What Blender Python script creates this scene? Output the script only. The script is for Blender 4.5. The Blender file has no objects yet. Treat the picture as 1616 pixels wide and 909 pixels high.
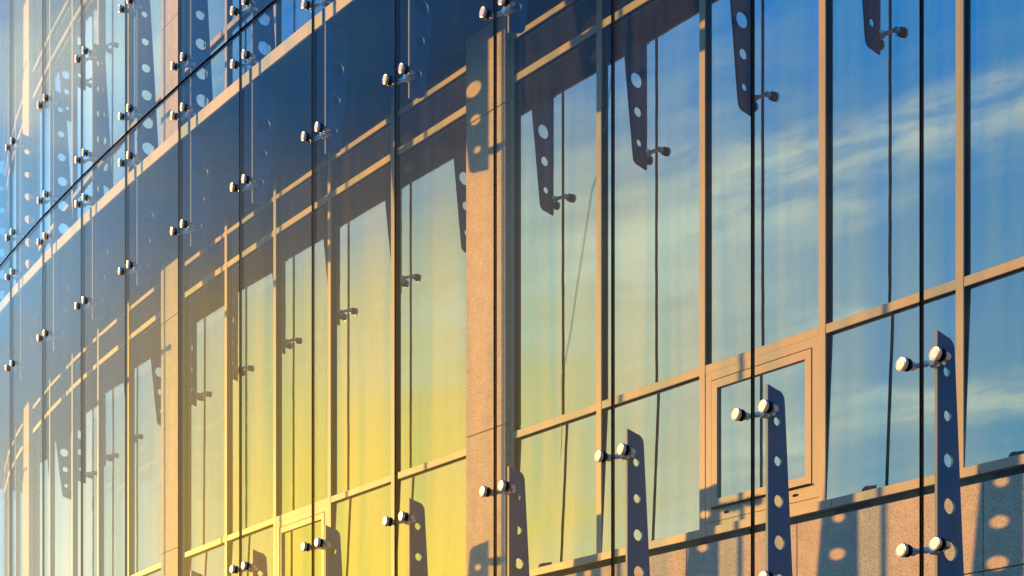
import bpy, bmesh, math, random
from mathutils import Vector, Matrix
R = math.radians
sc = bpy.context.scene
col = sc.collection
random.seed(7)

# ------------------------------------------------------------------ camera
EYE = 1.6
cam_d = bpy.data.cameras.new('camera'); cam = bpy.data.objects.new('camera', cam_d); col.objects.link(cam)
cam.location = (0, 0, EYE); cam.rotation_euler = (R(90), 0, 0)
cam_d.sensor_width = 36; cam_d.lens = 36*2817.07/1616
cam_d.shift_y = (1384.5-454.5)/1616
cam_d.clip_start = .1; cam_d.clip_end = 6000
sc.camera = cam
sc.view_settings.view_transform = 'Standard'; sc.view_settings.look = 'None'
sc.view_settings.exposure = 1.3; sc.view_settings.gamma = 1
sc.cycles.max_bounces = 14; sc.cycles.transparent_max_bounces = 40; sc.cycles.glossy_bounces = 8
sc.cycles.diffuse_bounces = 3
sc.cycles.caustics_reflective = False

# ------------------------------------------------------------------ sun and sky
SUN_AZ, SUN_EL = 153.2, 3.0     # world azimuth measured from +X towards +Y
sd = bpy.data.lights.new('sun', 'SUN'); sun = bpy.data.objects.new('sun', sd); col.objects.link(sun)
sd.energy = 5.0; sd.angle = R(.55); sd.color = (1, .44, .07)
to_sun = Vector((math.cos(R(SUN_AZ))*math.cos(R(SUN_EL)), math.sin(R(SUN_AZ))*math.cos(R(SUN_EL)), math.sin(R(SUN_EL))))
sun.rotation_euler = to_sun.to_track_quat('Z', 'Y').to_euler()

def M(nt, op, a, b=None, c=None, clamp=False):
    n = nt.nodes.new('ShaderNodeMath'); n.operation = op; n.use_clamp = clamp
    for i, v in enumerate((a, b, c)):
        if v is None: continue
        if isinstance(v, (int, float)): n.inputs[i].default_value = v
        else: nt.links.new(v, n.inputs[i])
    return n.outputs[0]
def sstep(nt, v, lo, hi):
    n = nt.nodes.new('ShaderNodeMapRange'); n.interpolation_type = 'SMOOTHSTEP'
    nt.links.new(v, n.inputs['Value']); n.inputs['From Min'].default_value = lo; n.inputs['From Max'].default_value = hi
    return n.outputs['Result']
def mixc(nt, f, a, b, mode='MIX'):
    n = nt.nodes.new('ShaderNodeMix'); n.data_type = 'RGBA'; n.blend_type = mode
    for s, v in ((n.inputs['Factor'], f), (n.inputs['A'], a), (n.inputs['B'], b)):
        if isinstance(v, (int, float)): s.default_value = v
        elif isinstance(v, tuple): s.default_value = (*v, 1)
        else: nt.links.new(v, s)
    return n.outputs['Result']
def ramp(nt, v, pts):
    n = nt.nodes.new('ShaderNodeValToRGB'); e = n.color_ramp.elements
    while len(e) < len(pts): e.new(.5)
    for k, (p, c) in enumerate(pts):
        e[k].position = p; e[k].color = (*c, 1) if len(c) == 3 else c
    nt.links.new(v, n.inputs[0]); return n.outputs[0]

w = bpy.data.worlds.new('World'); sc.world = w; w.use_nodes = True
nt = w.node_tree; nt.nodes.clear()
out = nt.nodes.new('ShaderNodeOutputWorld')
tc = nt.nodes.new('ShaderNodeTexCoord'); sep = nt.nodes.new('ShaderNodeSeparateXYZ')
nt.links.new(tc.outputs['Generated'], sep.inputs[0])
el = M(nt, 'MULTIPLY', M(nt, 'ARCSINE', sep.outputs['Z']), 180/math.pi)
az = M(nt, 'MULTIPLY', M(nt, 'ARCTAN2', sep.outputs['Y'], sep.outputs['X']), 180/math.pi)
# angular distance from the sun's azimuth, wrapped
daz = M(nt, 'SUBTRACT', az, SUN_AZ)
daz = M(nt, 'WRAP', daz, 180, -180)
adaz = M(nt, 'ABSOLUTE', daz)
# clouds: noise in (azimuth, elevation), stretched along the horizon and tilted a little
comb = nt.nodes.new('ShaderNodeCombineXYZ')
nt.links.new(M(nt, 'MULTIPLY', daz, .055), comb.inputs[0])
nt.links.new(M(nt, 'MULTIPLY', M(nt, 'SUBTRACT', el, M(nt, 'MULTIPLY', daz, .16)), .26), comb.inputs[1])
comb.inputs[2].default_value = 3.7
def noise(nt, vec, scale, detail=4, rough=.55, dist=0):
    n = nt.nodes.new('ShaderNodeTexNoise'); n.inputs['Scale'].default_value = scale
    n.inputs['Detail'].default_value = detail; n.inputs['Roughness'].default_value = rough; n.inputs['Distortion'].default_value = dist
    if vec is not None: nt.links.new(vec, n.inputs['Vector'])
    return n
nz1 = noise(nt, comb.outputs[0], 1.6, 5, .55, .4).outputs[0]
nz2 = noise(nt, comb.outputs[0], 4.5, 5, .6, .3).outputs[0]
wisp = sstep(nt, nz1, .50, .72)
rag = M(nt, 'ADD', sstep(nt, nz2, .30, .70), .15)
elw = M(nt, 'ADD', el, M(nt, 'MULTIPLY', M(nt, 'SUBTRACT', nz1, .5), 4.5))     # cloud edges wander
def blob(c_az, c_el, slope, w_az, w_el, e=elw, pe=2):
    x = M(nt, 'DIVIDE', M(nt, 'SUBTRACT', daz, c_az), w_az)
    y = M(nt, 'DIVIDE', M(nt, 'SUBTRACT', M(nt, 'SUBTRACT', e, c_el), M(nt, 'MULTIPLY', M(nt, 'SUBTRACT', daz, c_az), slope)), w_el)
    return M(nt, 'EXPONENT', M(nt, 'MULTIPLY', M(nt, 'ADD', M(nt, 'POWER', M(nt, 'ABSOLUTE', x), 4), M(nt, 'POWER', M(nt, 'ABSOLUTE', y), pe)), -1))
# clear sky by elevation
ele = M(nt, 'DIVIDE', el, 90, clamp=True)
clear = ramp(nt, ele, [(0, (.10, .29, .44)), (.08, (.012, .21, .35)), (.16, (.002, .20, .36)), (.25, (.0, .175, .42)), (.38, (.002, .17, .56)), (1, (.002, .15, .56))])
# toward the sun the low sky pales, then turns yellow
lowf = M(nt, 'SUBTRACT', 1, sstep(nt, el, 17, 25))
pale = mixc(nt, M(nt, 'MULTIPLY', M(nt, 'MULTIPLY', M(nt, 'SUBTRACT', 1, sstep(nt, adaz, 9, 30)), lowf), .85), clear, (.54, .45, .32))
warm = mixc(nt, M(nt, 'MULTIPLY', blob(2.6, 8, 0, 11, 10.4, e=el, pe=2.2), .95), pale, (1.18, .60, .004))
c = mixc(nt, M(nt, 'MULTIPLY', blob(-14.5, 24.0, .05, 8, 2.6), .8), warm, (.85, .80, .62))
c = mixc(nt, M(nt, 'MULTIPLY', blob(-6, 20.2, 0, 7.5, 1.9), .55), c, (.10, .30, .55))
c = mixc(nt, M(nt, 'MULTIPLY', blob(-1.5, 23.6, 0, 7, 2.0), .8), c, (.02, .20, .45))
warm = c
c = mixc(nt, M(nt, 'MULTIPLY', blob(-24, 18.8, 0, 14, 3.9), .7), warm, (.20, .52, .82))
c = mixc(nt, M(nt, 'MULTIPLY', blob(-21, 9, 0, 12, 5.5), .8), c, (.70, .60, .40))
CREAM = (.72, .60, .42)
for (ca, ce, sl, wa, we, st) in ((18, 21.0, .22, 13, 1.05, .62), (20, 13.4, .05, 11, 1.2, .7), (22, 17.0, .15, 9, .6, .45), (21, 10.6, 0, 9, .6, .4), (9, 18.0, .1, 5, .6, .4), (8, 16.6, .1, 6, .9, .5), (26, 17.4, .1, 7, .7, .35), (12, 20.0, 0, 6.5, 4.5, .38), (-45, 14, 0, 12, 3, .4), (58, 13, .05, 13, 1.6, .3)):
    c = mixc(nt, M(nt, 'MULTIPLY', M(nt, 'MULTIPLY', blob(ca, ce, sl, wa, we), rag, clamp=True), st), c, CREAM)
cloudy = mixc(nt, M(nt, 'MULTIPLY', M(nt, 'MULTIPLY', wisp, .06), M(nt, 'SUBTRACT', 1, sstep(nt, el, 18, 45))), c, (.55, .56, .46))
sky = nt.nodes.new('ShaderNodeTexSky'); sky.sky_type = 'NISHITA'; sky.sun_disc = False
sky.sun_elevation = R(SUN_EL); sky.sun_rotation = R(90-SUN_AZ)
b1 = nt.nodes.new('ShaderNodeBackground'); nt.links.new(sky.outputs[0], b1.inputs[0]); b1.inputs[1].default_value = .012
b2 = nt.nodes.new('ShaderNodeBackground'); nt.links.new(cloudy, b2.inputs[0]); b2.inputs[1].default_value = .86
ad = nt.nodes.new('ShaderNodeAddShader'); nt.links.new(b1.outputs[0], ad.inputs[0]); nt.links.new(b2.outputs[0], ad.inputs[1])
nt.links.new(ad.outputs[0], out.inputs[0])

# ------------------------------------------------------------------ materials
def newmat(name):
    m = bpy.data.materials.new(name); m.use_nodes = True; t = m.node_tree; t.nodes.clear()
    o = t.nodes.new('ShaderNodeOutputMaterial'); return m, t, o
def coords(t, sx=1, sy=1, sz=1):
    g = t.nodes.new('ShaderNodeNewGeometry'); mp = t.nodes.new('ShaderNodeMapping')
    t.links.new(g.outputs['Position'], mp.inputs[0]); mp.inputs['Scale'].default_value = (sx, sy, sz); return mp.outputs[0]
def principled(t, o, color, rough=.5, metal=0, normal=None, spec=.5):
    p = t.nodes.new('ShaderNodeBsdfPrincipled')
    for k, v in (('Base Color', color), ('Roughness', rough)):
        if isinstance(v, tuple): p.inputs[k].default_value = (*v, 1)
        elif isinstance(v, (int, float)): p.inputs[k].default_value = v
        else: t.links.new(v, p.inputs[k])
    p.inputs['Metallic'].default_value = metal; p.inputs['Specular IOR Level'].default_value = spec
    if normal is not None: t.links.new(normal, p.inputs['Normal'])
    t.links.new(p.outputs[0], o.inputs[0]); return p
def bump(t, h, strength, dist):
    b = t.nodes.new('ShaderNodeBump'); b.inputs['Strength'].default_value = strength; b.inputs['Distance'].default_value = dist
    t.links.new(h, b.inputs['Height']); return b.outputs[0]

def mat_metal(name, c, rough, var=.25, metal=.0, speck=True, spec=.5):
    m, t, o = newmat(name)
    n1 = noise(t, coords(t, 3, 3, .6), 4, 5).outputs[0]
    n2 = noise(t, coords(t), 160, 2).outputs[0]
    k = M(t, 'ADD', M(t, 'MULTIPLY', n1, var*2), 1-var)
    k = M(t, 'MULTIPLY', k, M(t, 'ADD', M(t, 'MULTIPLY', n2, .3), .85))
    cc = mixc(t, 1.0, c, k, 'MULTIPLY')
    if speck:   # dust specks and scratches
        s = sstep(t, noise(t, coords(t, 1, 1, .35), 55, 3, .7).outputs[0], .68, .76)
        cc = mixc(t, M(t, 'MULTIPLY', s, .3), cc, (.35, .33, .3))
    principled(t, o, cc, M(t, 'ADD', M(t, 'MULTIPLY', n1, .25), rough-.1), metal, None, spec); return m
def mat_stone():
    m, t, o = newmat('granite_stone')
    a = noise(t, coords(t), 130, 3, .7).outputs[0]; b = noise(t, coords(t), 9, 4).outputs[0]; c = noise(t, coords(t), 60, 2, .5).outputs[0]
    base = ramp(t, a, [(.30, (.22, .13, .07)), (.46, (.52, .37, .24)), (.6, (.68, .50, .34)), (.75, (.70, .58, .44))])
    base = mixc(t, .65, base, M(t, 'ADD', M(t, 'MULTIPLY', b, .8), .62), 'MULTIPLY')
    principled(t, o, base, .8, 0, bump(t, M(t, 'ADD', a, c), .35, .002)); return m
def wobble(t, amp_low, amp_hi, s_lo, s_hi):
    """normal = surface normal + low roller-wave and fine ripple of real glass"""
    g = t.nodes.new('ShaderNodeNewGeometry')
    def vec(scale, amp, mp):
        n = noise(t, mp, scale, 1.5, .4)
        s = t.nodes.new('ShaderNodeVectorMath'); s.operation = 'SUBTRACT'; t.links.new(n.outputs['Color'], s.inputs[0]); s.inputs[1].default_value = (.5, .5, .5)
        k = t.nodes.new('ShaderNodeVectorMath'); k.operation = 'SCALE'; t.links.new(s.outputs[0], k.inputs[0]); k.inputs['Scale'].default_value = amp
        return k.outputs[0]
    a = vec(s_lo, amp_low, coords(t, 1, 1, .35)); b = vec(s_hi, amp_hi, coords(t, 1, 1, .55))
    n = g.outputs['Normal']
    for x in (a, b):
        ad = t.nodes.new('ShaderNodeVectorMath'); ad.operation = 'ADD'; t.links.new(n, ad.inputs[0]); t.links.new(x, ad.inputs[1]); n = ad.outputs[0]
    nn = t.nodes.new('ShaderNodeVectorMath'); nn.operation = 'NORMALIZE'; t.links.new(n, nn.inputs[0]); return nn.outputs[0]
def schlick(t, f0, pw=5, top=1):
    g = t.nodes.new('ShaderNodeNewGeometry'); d = t.nodes.new('ShaderNodeVectorMath'); d.operation = 'DOT_PRODUCT'
    t.links.new(g.outputs['Normal'], d.inputs[0]); t.links.new(g.outputs['Incoming'], d.inputs[1])
    c = M(t, 'ABSOLUTE', d.outputs['Value'])
    return M(t, 'ADD', M(t, 'MULTIPLY', M(t, 'POWER', M(t, 'SUBTRACT', 1, c), pw), top-f0), f0)
def mat_outer():
    m, t, o = newmat('clear_facade_glass')
    gl = t.nodes.new('ShaderNodeBsdfGlossy'); gl.inputs['Roughness'].default_value = .0; gl.inputs['Color'].default_value = (.92, .97, 1, 1)
    t.links.new(wobble(t, .012, .010, .9, 17), gl.inputs['Normal'])
    tr = t.nodes.new('ShaderNodeBsdfTransparent'); q1 = noise(t, coords(t, 1, 1, .07), 3.3, 3, .55, .4).outputs[0]        # quench streaks of toughened glass, seen in polarised sky light
    q2 = noise(t, coords(t, 1, 1, .45), 34, 2, .6, .8).outputs[0]
    q = M(t, 'ADD', sstep(t, q1, .40, .66), M(t, 'MULTIPLY', M(t, 'SUBTRACT', q2, .5), .9), clamp=True)
    t.links.new(mixc(t, q, (.925, .965, .965), (.79, .92, 1.0)), tr.inputs[0])
    mx = t.nodes.new('ShaderNodeMixShader'); t.links.new(schlick(t, .008, 5.0, 1.0), mx.inputs[0])
    t.links.new(tr.outputs[0], mx.inputs[1]); t.links.new(gl.outputs[0], mx.inputs[2])
    # a thin film of dust, streaked by rain
    df = t.nodes.new('ShaderNodeBsdfDiffuse'); df.inputs[0].default_value = (.6, .58, .55, 1)
    st = noise(t, coords(t, 9, 9, .35), 2.2, 5, .6).outputs[0]
    fine = noise(t, coords(t), 90, 2).outputs[0]
    fac = M(t, 'MULTIPLY', M(t, 'MULTIPLY', sstep(t, st, .42, .75), .006), M(t, 'ADD', fine, .5))
    m2 = t.nodes.new('ShaderNodeMixShader'); t.links.new(fac, m2.inputs[0]); t.links.new(mx.outputs[0], m2.inputs[1]); t.links.new(df.outputs[0], m2.inputs[2])
    t.links.new(m2.outputs[0], o.inputs[0]); return m
def mat_inner():
    m, t, o = newmat('reflective_window_glass')
    gl = t.nodes.new('ShaderNodeBsdfGlossy'); gl.inputs['Roughness'].default_value = .0; gl.inputs['Color'].default_value = (.93, .95, .92, 1)
    oi = t.nodes.new('ShaderNodeObjectInfo')
    t.links.new(mixc(t, oi.outputs['Random'], (.80, .90, .90), (.93, .98, .95)), gl.inputs['Color'])
    t.links.new(wobble(t, .0055, .0016, .8, 12), gl.inputs['Normal'])
    st = M(t, 'ADD', M(t, 'MULTIPLY', noise(t, coords(t, 5, 5, .45), 2.1, 6, .7).outputs[0], .6), M(t, 'MULTIPLY', noise(t, coords(t, 1, 1, .5), 42, 3, .6).outputs[0], .4))
    df = t.nodes.new('ShaderNodeBsdfDiffuse')
    t.links.new(mixc(t, sstep(t, st, .35, .7), (.03, .026, .022), (.085, .068, .05)), df.inputs[0])
    mx = t.nodes.new('ShaderNodeMixShader')
    t.links.new(schlick(t, .58), mx.inputs[0]); t.links.new(df.outputs[0], mx.inputs[1]); t.links.new(gl.outputs[0], mx.inputs[2])
    t.links.new(mx.outputs[0], o.inputs[0]); return m
def mat_ground():
    m, t, o = newmat('paving')
    a = noise(t, coords(t), 1.3, 5).outputs[0]; b = noise(t, coords(t), 40, 3).outputs[0]
    principled(t, o, mixc(t, 1.0, ramp(t, a, [(.3, (.16, .155, .15)), (.7, (.25, .24, .23))]), M(t, 'ADD', b, .5), 'MULTIPLY'), .8); return m

OUT = mat_outer(); INN = mat_inner(); STONE = mat_stone()
FRAME = mat_metal('anodised_window_frame', (.47, .335, .215), .45, .15)
BLUE = mat_metal('dark_blue_painted_steel', (.002, .12, .27), .5, .3, spec=.12)
BEAM = mat_metal('pale_painted_steel_edge', (.78, .56, .31), .5, .15)
def mat_matt(name, c):
    m, t, o = newmat(name); d = t.nodes.new('ShaderNodeBsdfDiffuse')
    n1 = noise(t, coords(t, 1, 1, .4), 30, 3).outputs[0]
    t.links.new(mixc(t, 1.0, c, M(t, 'ADD', n1, .5), 'MULTIPLY'), d.inputs[0]); t.links.new(d.outputs[0], o.inputs[0]); return m
SEAL = mat_matt('black_silicone_seal', (.0025, .0025, .004)); GAP = mat_matt('dark_blue_shade_and_mortar', (.004, .022, .06))  # GAP: dark stone joints, also shade painted on frame sides and sill recess
SOFF = mat_matt('dark_blue_soffit_panel', (.004, .10, .30))
EDGE = mat_metal('painted_sunlit_edge', (.22, .19, .17), .5, .3)  # sunlit fin edge put into a paler colour than the blade
STEEL = mat_metal('brushed_stainless_steel', (.62, .60, .57), .32, .12, metal=.9, speck=False)
THREAD = mat_metal('orange_thread', (.95, .62, .25), .6, .1, speck=False)
GRD = mat_ground()

# ------------------------------------------------------------------ the bowed facade line (arc length s grows to the left)
X0, Y0, TH, K1, K2 = 1.99944, 8.57454, .62544, -.34742, .84141
S0, S1, NS = -6.0, 30.0, 3600
DS = (S1-S0)/NS
def ang(s): return TH - K1*s/100 - K2*s*s/1000 if s < 24 else TH - K1*.24 - K2*.576
_X, _Y = [0.0], [0.0]
for i in range(NS):
    a = ang(S0+(i+.5)*DS); _X.append(_X[-1]-math.sin(a)*DS); _Y.append(_Y[-1]+math.cos(a)*DS)
i0 = round((0-S0)/DS); ox, oy = X0-_X[i0], Y0-_Y[i0]
def at(s, dep, h=0):
    f = (s-S0)/DS; i = max(0, min(NS-1, int(f))); k = f-i; a = ang(s)
    return Vector((_X[i]+(_X[i+1]-_X[i])*k+ox+dep*math.cos(a), _Y[i]+(_Y[i+1]-_Y[i])*k+oy+dep*math.sin(a), h+EYE))
D = 1.191       # inner window glass behind the outer skin

# ------------------------------------------------------------------ builders
def tag(o, label=None, cat=None, group=None, kind=None):
    for k, v in (('label', label), ('category', cat), ('group', group), ('kind', kind)):
        if v: o[k] = v
    return o
def empty(name, s, dep, h, label, cat, group=None):
    o = bpy.data.objects.new(name, None); col.objects.link(o)
    o.location = at(s, dep, h); o.rotation_euler = (0, 0, ang(s)); o.empty_display_size = .1
    o['inv'] = 0; del o['inv']
    return tag(o, label, cat, group)
def root_matrix(o):
    m = Matrix.LocRotScale(o.location, o.rotation_euler, o.scale)
    return root_matrix(o.parent) @ m if o.parent else m
class MB:
    def __init__(s): s.v = []; s.f = []
    def prism(s, a, b, h0, h1):        # a, b: lists of (s, dep) in order round the footprint
        n = len(s.v)
        pts = a
        for h in (h0, h1):
            for (ss, dd) in pts: s.v.append(at(ss, dd, h))
        k = len(pts)
        s.f += [tuple(n+i for i in range(k)), tuple(n+k+i for i in reversed(range(k)))]
        for i in range(k):
            j = (i+1) % k; s.f.append((n+i, n+k+i, n+k+j, n+j))
        return s
    def box(s, s0, s1, d0, d1, h0, h1):
        return s.prism([(s0, d0), (s1, d0), (s1, d1), (s0, d1)], None, h0, h1)
    def strip(s, s0, s1, d0, d1, h0, h1, step=1.2):   # follows the bow
        n = max(1, math.ceil((s1-s0)/step)); 
        a = [(s0+(s1-s0)*i/n, d0) for i in range(n+1)]; b = [(s0+(s1-s0)*i/n, d1) for i in reversed(range(n+1))]
        return s.prism(a+b, None, h0, h1)
    def build(s, name, mat, parent, bevel=0):
        me = bpy.data.meshes.new(name); inv = root_matrix(parent).inverted() if parent else Matrix()
        me.from_pydata([inv @ v for v in s.v], [], s.f); me.materials.append(mat)
        bm = bmesh.new(); bm.from_mesh(me)
        bmesh.ops.recalc_face_normals(bm, faces=bm.faces)
        if bevel: bmesh.ops.bevel(bm, geom=bm.edges[:], offset=bevel, segments=1, affect='EDGES', profile=.5)
        bm.to_mesh(me); bm.free()
        o = bpy.data.objects.new(name, me); col.objects.link(o); o.parent = parent; return o
def mesh_obj(name, me, parent, loc=(0, 0, 0), rot=(0, 0, 0)):
    o = bpy.data.objects.new(name, me); col.objects.link(o); o.parent = parent; o.location = loc; o.rotation_euler = rot; return o
def copy_tree(o, parent=None):
    c = o.copy(); col.objects.link(c); c.parent = parent
    for ch in list(o.children): copy_tree(ch, c)
    return c
ORD = ['', 'first', 'second', 'third', 'fourth', 'fifth', 'sixth', 'seventh', 'eighth', 'ninth', 'tenth', 'eleventh', 'twelfth', 'thirteenth', 'fourteenth', 'fifteenth', 'sixteenth', 'seventeenth', 'eighteenth', 'nineteenth', 'twentieth']

# ------------------------------------------------------------------ ground
me = bpy.data.meshes.new('pavement'); s_ = 3000
me.from_pydata([(-s_, -s_, 0), (s_, -s_, 0), (s_, s_, 0), (-s_, s_, 0)], [], [(0, 1, 2, 3)]); me.materials.append(GRD)
g = bpy.data.objects.new('pavement', me); col.objects.link(g); tag(g, 'grey paving in front of the glass facade', None, None, 'structure')

# ------------------------------------------------------------------ joints of the outer skin
dev = [.07679, .02158, -.01181, -.00777, -.03123, -.02501, -.03577, -.01907, -.01305, -.00842, .01106, .0413]
def sj(n): return (11-n)*1.2 + dev[max(0, min(11, n))]
JN = list(range(14, -9, -1))            # from right to left
JS = {n: sj(n) for n in JN}; JS[15] = -4.76
JT = 6.823                              # the horizontal joint
LV = 5.45                               # storey height
def nth(n): # n: joint number, 11 is the rightmost in the picture
    return 12-n
# outer glass panels
def glass_panel(n, h0, h1, label, bottom_seal):
    s0, s1 = JS[n+1]+.006, JS[n]-.006
    e = empty('glass_panel', (s0+s1)/2, 0, h0, label, 'glass panel', 'large clear glass panels of the outer skin')
    MB().box(s0, s1, -.010, .010, h0+.012, h1-.012).build('pane', OUT, e)
    MB().box(s1+.0002, JS[n]+.0058, -.0095, .0095, h0+.001, h1-.001).build('joint_seal', SEAL, e)
    if bottom_seal: MB().box(s0+.001, s1-.002, -.0098, .0098, h0-.010, h0+.0115).build('joint_seal', SEAL, e)
    return e
for n in JN:
    if n < -4: continue
    k = nth(n)
    o_ = f'{ORD[k]} from the right' if k > 0 else f'{["first", "second", "third"][-k]} beyond the right picture edge,'
    glass_panel(n, JT-LV, JT, f'tall clear glass panel, {o_} below the sloping joint', False)
    glass_panel(n, JT, JT+LV, f'clear glass panel, {o_} above the sloping joint', True)

# ------------------------------------------------------------------ fins with point fixings (local x inward, y along the facade to the left)
def plate_mesh(name, outline, holes, th):
    cu = bpy.data.curves.new(name, 'CURVE'); cu.dimensions = '2D'; cu.fill_mode = 'BOTH'; cu.extrude = th/2; cu.bevel_depth = 0.0012; cu.resolution_u = 6
    def poly(pts):
        sp = cu.splines.new('POLY'); sp.points.add(len(pts)-1)
        for p_, (x, y) in zip(sp.points, pts): p_.co = (x, y, 0, 1)
        sp.use_cyclic_u = True
    poly(outline)
    for (x, z, r) in holes: poly([(x+r*math.cos(a), z+r*math.sin(a)) for a in [2*math.pi*i/28 for i in range(28)]])
    o = bpy.data.objects.new(name, cu); col.objects.link(o)
    dg = bpy.context.evaluated_depsgraph_get(); me = bpy.data.meshes.new_from_object(o.evaluated_get(dg))
    bpy.data.objects.remove(o); bpy.data.curves.remove(cu)
    me.transform(Matrix.Rotation(math.pi/2, 4, 'X'))      # (x, y) -> (x, z)
    me.name = name; return me
BZ = 6.495                # beam centre
FX = .107                 # fin's front edge behind the glass
def make_blade(name, tip, top, hang, rise):
    """two tapering arms either side of the ledge; z relative to the ledge centre"""
    w0, r = .236, .055
    lo = [(FX, tip)]+[(w0-r+r*math.cos(q), tip+.02+r+r*math.sin(q)) for q in [-math.pi/2+i*(math.pi/2-.08)/6 for i in range(7)]]
    lo += [(.335, -.052), (.335, -.029), (.107, -.029), (.107, -.0535)]
    hi = [(FX, .0535), (.107, .047), (.335, .047), (.318, .12)]+[(w0-.006-r+r*math.cos(q), top-.02-r+r*math.sin(q)) for q in [.08+i*(math.pi/2-.08)/6 for i in range(7)]]+[(FX, top)]
    lo = [(FX, tip)]+lo[1:9-1]+[(.335, -.048), (FX, -.048)]
    hi = [(FX, .048), (.335, .048)]+hi[3:]
    def bx(z): return w0+(.335-w0)*(z-tip-.08)/(-.05-tip-.08) if z < 0 else .318-(.318-w0+.006)*(z-.12)/(top-.2)
    me = []
    for ol, hs in ((lo, hang), (hi, rise)):
        me.append(plate_mesh(name, ol, [((FX+bx(z))/2+.003, z, d_/2) for z, d_ in hs], .014))
    bm = bmesh.new()
    for m_ in me: bm.from_mesh(m_)
    out = bpy.data.meshes.new(name); bm.to_mesh(out); bm.free()
    for m_ in me: bpy.data.meshes.remove(m_)
    # the web that passes through the ledge behind its pale edge
    out.materials.append(BLUE); return out
HANG = [(5.65-BZ, .056), (5.885-BZ, .080), (6.125-BZ, .118)]
RISE_M = [(z-BZ, d) for z, d in ((6.743, .118), (6.98, .112), (7.232, .100), (7.48, .084), (7.722, .070), (7.974, .060))]
ZL = BZ-LV
RISE_L = [(z-ZL, d) for z, d in ((1.37, .11), (1.594, .100), (1.813, .082), (2.036, .073), (2.252, .058), (2.466, .052))]
FIN = make_blade('blade', 5.46-BZ, 8.165-BZ, HANG, RISE_M); FINL = make_blade('blade', 5.46-BZ, 2.655-ZL, HANG, RISE_L)
# the sunlit line on the fin's front edge is painted as a paler strip
def rot_mesh(prof, n=20, axis='x'):
    v, f = [], []
    for (x, r) in prof:
        for i in range(n): a = 2*math.pi*i/n; v.append((x, r*math.cos(a), r*math.sin(a)))
    k = len(prof)
    for j in range(k-1):
        for i in range(n): f.append((j*n+i, j*n+(i+1) % n, (j+1)*n+(i+1) % n, (j+1)*n+i))
    f.append(tuple(reversed(range(n)))); f.append(tuple((k-1)*n+i for i in range(n)))
    return v, f
def tube_between(a, b, r0, r1, n=10):
    a, b = Vector(a), Vector(b); q = (b-a).to_track_quat('X', 'Z'); L = (b-a).length
    v, f = rot_mesh([(0, r0), (L, r1)], n)
    return [a+q @ Vector(p) for p in v], f
def join(name, parts, mat, smooth=True):
    v, f = [], []
    for (pv, pf) in parts:
        k = len(v); v += [Vector(p) for p in pv]; f += [tuple(i+k for i in t) for t in pf]
    me = bpy.data.meshes.new(name); me.from_pydata(v, [], f)
    bm = bmesh.new(); bm.from_mesh(me); bmesh.ops.recalc_face_normals(bm, faces=bm.faces); bm.to_mesh(me); bm.free()
    me.materials.append(mat)
    if smooth:
        for p_ in me.polygons: p_.use_smooth = len(p_.vertices) == 4
        try: me.set_sharp_from_angle(angle=R(40))
        except Exception: pass
    return me
def shift(vf, dx, dy, dz): return [Vector(p)+Vector((dx, dy, dz)) for p in vf[0]], vf[1]
CAP = join('button', [rot_mesh([(-.029, .024), (-.031, .030), (-.029, .0335), (-.021, .0345), (-.0135, .0335)], 28), rot_mesh([(-.0325, .004), (-.0325, .0245), (-.029, .0255)], 24)], STEEL)
WASH = join('washer', [rot_mesh([(-.0135, .0335), (-.0103, .0345)], 24), rot_mesh([(.0103, .031), (.016, .032), (.024, .029), (.026, .020)], 24)], SEAL)
YB = .1045
arm = []
for sg in (-1, 1):
    arm.append(shift(rot_mesh([(.020, .011), (.034, .011), (.036, .019), (.052, .022), (.066, .019), (.070, .012), (.078, .012)], 18), 0, sg*YB, 0))
    arm.append(tube_between((.062, sg*YB, 0), (.082, sg*.02, 0), .012, .016))
arm.append(shift(rot_mesh([(.066, .020), (.076, .027), (.100, .027), (.116, .020), (.128, .016)], 18), 0, 0, 0))
arm.append(tube_between((.125, -.030, 0), (.125, .030, 0), .014, .014, 12))
ARM = join('clamp_arm', arm, STEEL)
def box_mesh(name, x0, x1, y0, y1, z0, z1, mat):
    me = bpy.data.meshes.new(name)
    me.from_pydata([(x, y, z) for x in (x0, x1) for y in (y0, y1) for z in (z0, z1)], [], [(0, 1, 3, 2), (4, 6, 7, 5), (0, 4, 5, 1), (2, 3, 7, 6), (0, 2, 6, 4), (1, 5, 7, 3)])
    me.materials.append(mat); return me
CLIP = box_mesh('clip', .079, .087, -.008, .008, -.056, .054, BLUE)
def make_fin(rows, base, mesh=None):
    e = bpy.data.objects.new('support_fin', None); col.objects.link(e)
    mesh_obj('blade', mesh or FIN, e)
    mesh_obj('clip', CLIP, e)
    for (z0, z1) in ((5.46-BZ, -.05), (.05, (8.165-BZ if mesh is None else 2.655-ZL))):
        mesh_obj('lit_edge_strip', box_mesh('lit_edge_strip', FX-.0035, FX-.0005, -.008, .008, z0, z1, EDGE), e)
    for z in rows:
        c = mesh_obj('clamp_arm', ARM, e, (0, 0, z-base))
        for sg in (-1, 1):
            mesh_obj('button', CAP, c, (0, sg*YB, 0)); mesh_obj('washer', WASH, c, (0, sg*YB, 0))
    return e
ROWS = (5.596, 6.596, 7.027, 8.018)
base = make_fin(ROWS, BZ); lowb = make_fin((ZL-.899, ZL+.10, 1.591, 2.497), ZL, FINL); first = lfirst = True
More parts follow.
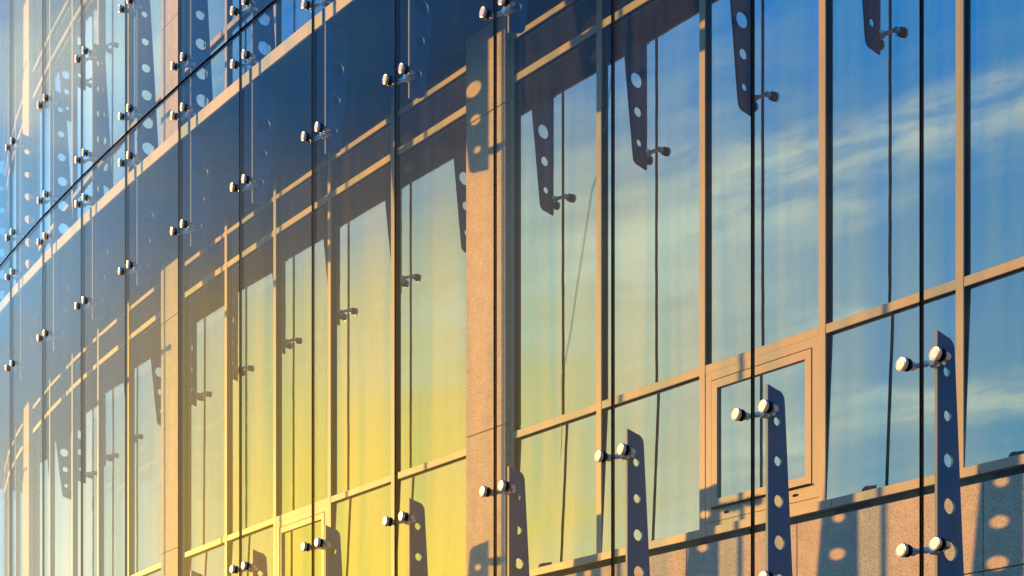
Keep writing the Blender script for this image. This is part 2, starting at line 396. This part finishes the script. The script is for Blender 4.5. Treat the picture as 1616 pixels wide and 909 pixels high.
for lev, nm in ((0, 'middle'), (-1, 'lower'), (1, 'top')):
    for n in range(14, -7, -1):
        if lev == 1 and n > 6: continue
        if lev == -1 and n < 3: continue
        if lev == -1: e = lowb if lfirst else copy_tree(lowb); lfirst = False
        else: e = base if first else copy_tree(base); first = False
        s = JS[n]; e.location = at(s, 0, BZ+lev*LV); e.rotation_euler = (0, 0, ang(s))
        k = nth(n)
        kk = f'behind the {ORD[k]} glass joint from right' if k > 0 else f'{["first", "second", "third"][-k]} beyond right edge'
        if lev == 0: lb = f'dark blue perforated fin through the pale ledge, {kk}'
        elif lev == -1: lb = f'blue perforated fin rising from below, {kk}'
        else: lb = f'perforated fin of the top storey, {kk}'
        e['label'] = lb[:118]; e['category'] = 'support fin'; e['group'] = f'perforated steel fins, {nm} storey line'

# ------------------------------------------------------------------ inner wall
PROUD = .032
def slab(hc, label, s0, s1):
    e = empty('walkway_ledge', (s0+s1)/2, .30, hc-.055, label, 'ledge', 'pale edged ledges between storeys')
    MB().strip(s0, s1, .088, .104, hc-.053, hc+.051, 1.2).build('edge_beam', BEAM, e)
    MB().strip(s0, s1, .105, .372, hc+.022, hc+.045, 1.2).build('ledge_plate', SOFF, e)
    n = math.ceil((s1-s0)/1.2); 
    for i in range(n):
        a = s0+i*1.2; b = min(s1, a+1.2)
        MB().box(a+.004, b-.004, .105, D+.10, hc-.045, hc-.03).build('soffit_panel', SOFF, e)
    MB().strip(s0, s1, .374, D+.30, hc-.028, hc+.045, 1.2).build('floor_plate', SOFF, e)
slab(BZ, 'pale lit ledge with dark blue soffit crossing the facade below the sloping joint', -4.2, 24)
slab(BZ-LV, 'pale edged ledge at the foot of the lower storey', -4.2, 24)
slab(BZ+LV, 'pale edged ledge at the head of the upper storey', -4.2, 24)

PIERS = [(-.98, -.46), (5.039, 5.565), (11.11, 11.60), (17.6, 18.15)]
PNAME = ['at the far right beyond the frame', 'right of the picture centre', 'at left, narrowed by perspective', 'at the left edge of the picture']
for (a, b), nm in zip(PIERS, PNAME):
    for lev, (h0, h1, js) in enumerate(((BZ-LV+.056, BZ-.046, (3.38, 5.779)), (BZ+.046, BZ+LV-.046, (8.85, 11.25)))):
        e = empty('stone_pier', (a+b)/2, D-.06, h0, f'rough granite pier {nm}, {"lower" if lev == 0 else "upper"} storey', 'stone pier', 'granite piers between the window bays')
        hs = [h0, *js, h1]
        for q in range(3):
            MB().box(a, b, D-.075+random.uniform(-.001, .001), D+.10, hs[q]+(.0035 if q else 0), hs[q+1]-.0035).build('stone_slab', STONE, e, .002)
        MB().box(a+.01, b-.01, D-.045, D+.09, h0+.01, h1-.01).build('joint_mortar', GAP, e)

BAYS = [([-4.19, -3.1, -2.04, -.98], 'outermost bay'),
        ([-.46, .782, 1.826, 2.896, 3.971, 5.039], 'right bay'),
        ([5.565, 6.725, 7.812, 8.881, 9.977, 11.11], 'middle bay'),
        ([11.60, 12.78, 13.93, 15.1, 16.35, 17.6], 'left bay'),
        ([18.15, 19.3, 20.5, 21.7, 22.9], 'far left bay')]
G0 = D+.0
def pane(e, a, b, h0, h1, lean=0):
    t1, t2 = random.uniform(-.0014, .0014), random.uniform(-.0014, .0014)
    k = MB().prism([(a, G0+t1), (b, G0+t2), (b, G0+.024), (a, G0+.024)], None, h0, h1)
    if lean:    # this row of panes sits a little further out at the bottom
        k.v[0] = at(a, G0+t1-lean, h0); k.v[1] = at(b, G0+t2-lean, h0)
    k.build('pane', INN, e)
    # painted shade round the pane is built with the frame bars
def window_bay(xs, name, H, vent, label, head_label=None):
    """H: dict of heights. mullions at xs (narrow faces), transoms between them"""
    e = empty('window_bay', (xs[0]+xs[-1])/2, D-PROUD, H['bot'], label, 'window bay', 'strip windows of the inner wall')
    mw = .028
    ends = [xs[0]]+xs[1:-1]+[xs[-1]]
    top = H['top']
    for i, x in enumerate(xs):
        a, b = x-mw, x+mw
        if i == 0: a, b = x+.001, x+.045
        if i == len(xs)-1: a, b = x-.045, x-.001
        m_ = MB().box(a, b, D-PROUD, D-PROUD+.012, H['bot'], top).build('mullion', FRAME, e, .0015)
        MB().box(a+.002, b-.002, D-PROUD+.0122, D+.05, H['bot'], top).build('painted_shade', GAP, m_)  # mullion's shaded side, its shade put into the dark blue colour
    for i in range(len(xs)-1):
        a = xs[i]+(mw if i else .045)+.0005; b = xs[i+1]-(mw if i < len(xs)-2 else .045)-.0005
        for (c, hh) in H['rails']:
            m_ = MB().box(a, b, D-PROUD+.002, D-PROUD+.014, c-hh/2, c+hh/2).build('transom', FRAME, e, .0015)
            MB().box(a, b, D-PROUD+.0142, D+.05, c-hh/2+.002, c+hh/2-.002).build('painted_shade', GAP, m_)  # shade under the transom painted as a dark blue body
        edges = [H['bot']+.001]
        for (c, hh) in H['rails']: edges += [c-hh/2, c+hh/2]
        edges.append(top)
        for q in range(0, len(edges), 2):
            h0, h1 = edges[q], edges[q+1]
            if h1-h0 < .02: continue
            if vent and q == vent[1] and i == vent[0]:
                # opening sash: fixed surround, shadow gap, sash, pane
                s_ = empty('vent_window', (a+b)/2, D-PROUD, h0, None, None); s_.parent = e
                s_.matrix_parent_inverse = root_matrix(e).inverted()
                def ring(a, b, h0, h1, w_, d0, d1, nm, m, par, wb=None):
                    wb = wb or w_
                    k = MB(); k.box(a, a+w_, d0, d1, h0, h1); k.box(b-w_, b, d0, d1, h0, h1)
                    k.box(a+w_+.0004, b-w_-.0004, d0+.0005, d1, h0, h0+wb); k.box(a+w_+.0004, b-w_-.0004, d0+.0005, d1, h1-w_, h1)
                    inv = root_matrix(e).inverted()
                    o = MB.build(k, nm, m, None)
                    o.data.transform(inv); o.parent = par; return o
                bpy.data.objects.remove(s_)
                k = ring(a, b, h0, h1, .055, D-.029, D+.04, 'vent_frame', FRAME, e, .115)
                a2, b2, g0, g1 = a+.062, b-.062, h0+.122, h1-.062
                MB().box(a+.056, b-.056, D-.012, D+.03, h0+.116, h1-.056).build('shadow_gap', SEAL, e)
                sash = ring(a2, b2, g0, g1, .052, D-.033, D+.02, 'vent_sash', FRAME, e)
                MB().box(a2+.053, b2-.053, D-.014, D-.008, g0+.053, g1-.053).build('pane', INN, e)
                MB().box(a2+.01, b2-.01, D-.046, D-.0335, g0-.012, g0-.001).build('drip_rail', SEAL, e)
                for xx in (a+.2, b-.2):
                    MB().box(xx-.016, xx+.016, D-.035, D-.0295, h0+.066, h0+.080).build('drain_cap', SEAL, e)
                MB().box(a+.0, b-.0, D-.0305, D-.0293, h0+.028, h0+.031).build('frame_joint', SEAL, e)
                continue
            pane(e, a, b, h0, h1, .027 if (q == 0 and vent) else 0)
    return e
for (xs, nm) in BAYS:
    far = nm == 'far left bay'
    window_bay(xs, nm, dict(bot=2.262, top=6.44, rails=[(3.292, .055), (5.945, .055), (6.262, .042)]), (2, 0), f'tall strip window of the lower storey, {nm}, with a small opening vent' if not far else 'tall strip window of the lower storey beyond the left edge')
    window_bay(xs, nm, dict(bot=BZ+.050, top=BZ+LV-.05, rails=[(8.25, .055), (10.4, .055), (10.75, .042)]), None, f'upper storey strip window above the pale ledge, {nm}')
    # sill and spandrel below
    a, b = xs[0], xs[-1]
    e = empty('window_sill', (a+b)/2, D-.07, 2.2, f'folded metal sill under the {nm} of lower windows', 'window sill', 'metal sills under the lower windows')
    n = 3; 
    for i in range(5):
        p, q = a+(b-a)*i/5, a+(b-a)*(i+1)/5
        MB().box(p+.002, q-.002, D-.045, D+.05, 2.206, 2.2605).build('sill_board', FRAME, e, .0015)
    MB().strip(a, b, D+.0, D+.05, 2.160, 2.2055, 1.1).build('recess_shade', GAP, e)  # shadow below the sill, painted in as a dark blue strip
    e = empty('spandrel_wall', (a+b)/2, D-.05, BZ-LV+.06, f'speckled granite wall below the {nm} of windows', 'stone wall', 'granite spandrels under the windows')
    joints = [.617, 1.046, 2.034, 3.043, 4.05] if nm == 'right bay' else [a+(b-a)*(i+1)/6 for i in range(5)]
    ed = [a, *joints, b]
    for i in range(len(ed)-1):
        for (h0, h1) in ((BZ-LV+.06, 1.669), (1.676, 2.160)):
            MB().box(ed[i]+.003, ed[i+1]-.003, D-.035+random.uniform(-.0015, .0015), D+.08, h0, h1).build('stone_slab', STONE, e, .0015)
    MB().strip(a, b, D-.02, D+.07, BZ-LV+.061, 2.158, 1.1).build('joint_mortar', GAP, e)
# ground floor wall under the lower ledge
e = empty('ground_floor_wall', 5, D, -EYE, 'plain granite wall at ground level under the facade', 'stone wall')
MB().strip(-4, 23, D-.03, D+.1, -EYE, BZ-LV-.03, 1.2).build('stone_facing', STONE, e)

# ------------------------------------------------------------------ a loose orange thread hung inside the cavity
pts = [(3.856, 5.9), (3.856, 5.638), (3.948, 5.186), (3.96, 5.05), (4.091, 4.833), (4.237, 4.293), (4.333, 3.913), (4.446, 3.576), (4.44, 3.12), (4.461, 2.804)]
parts = []
for (p, q) in zip(pts[:-1], pts[1:]):
    parts.append(tube_between(at(p[0], D-.005, p[1]), at(q[0], D-.005, q[1]), .0018, .0018, 5))
me = join('hanging_thread', parts, THREAD)
o = bpy.data.objects.new('hanging_thread', me); col.objects.link(o)
tag(o, 'thin kinked orange thread hanging in front of the window right of the stone pier', 'thread')
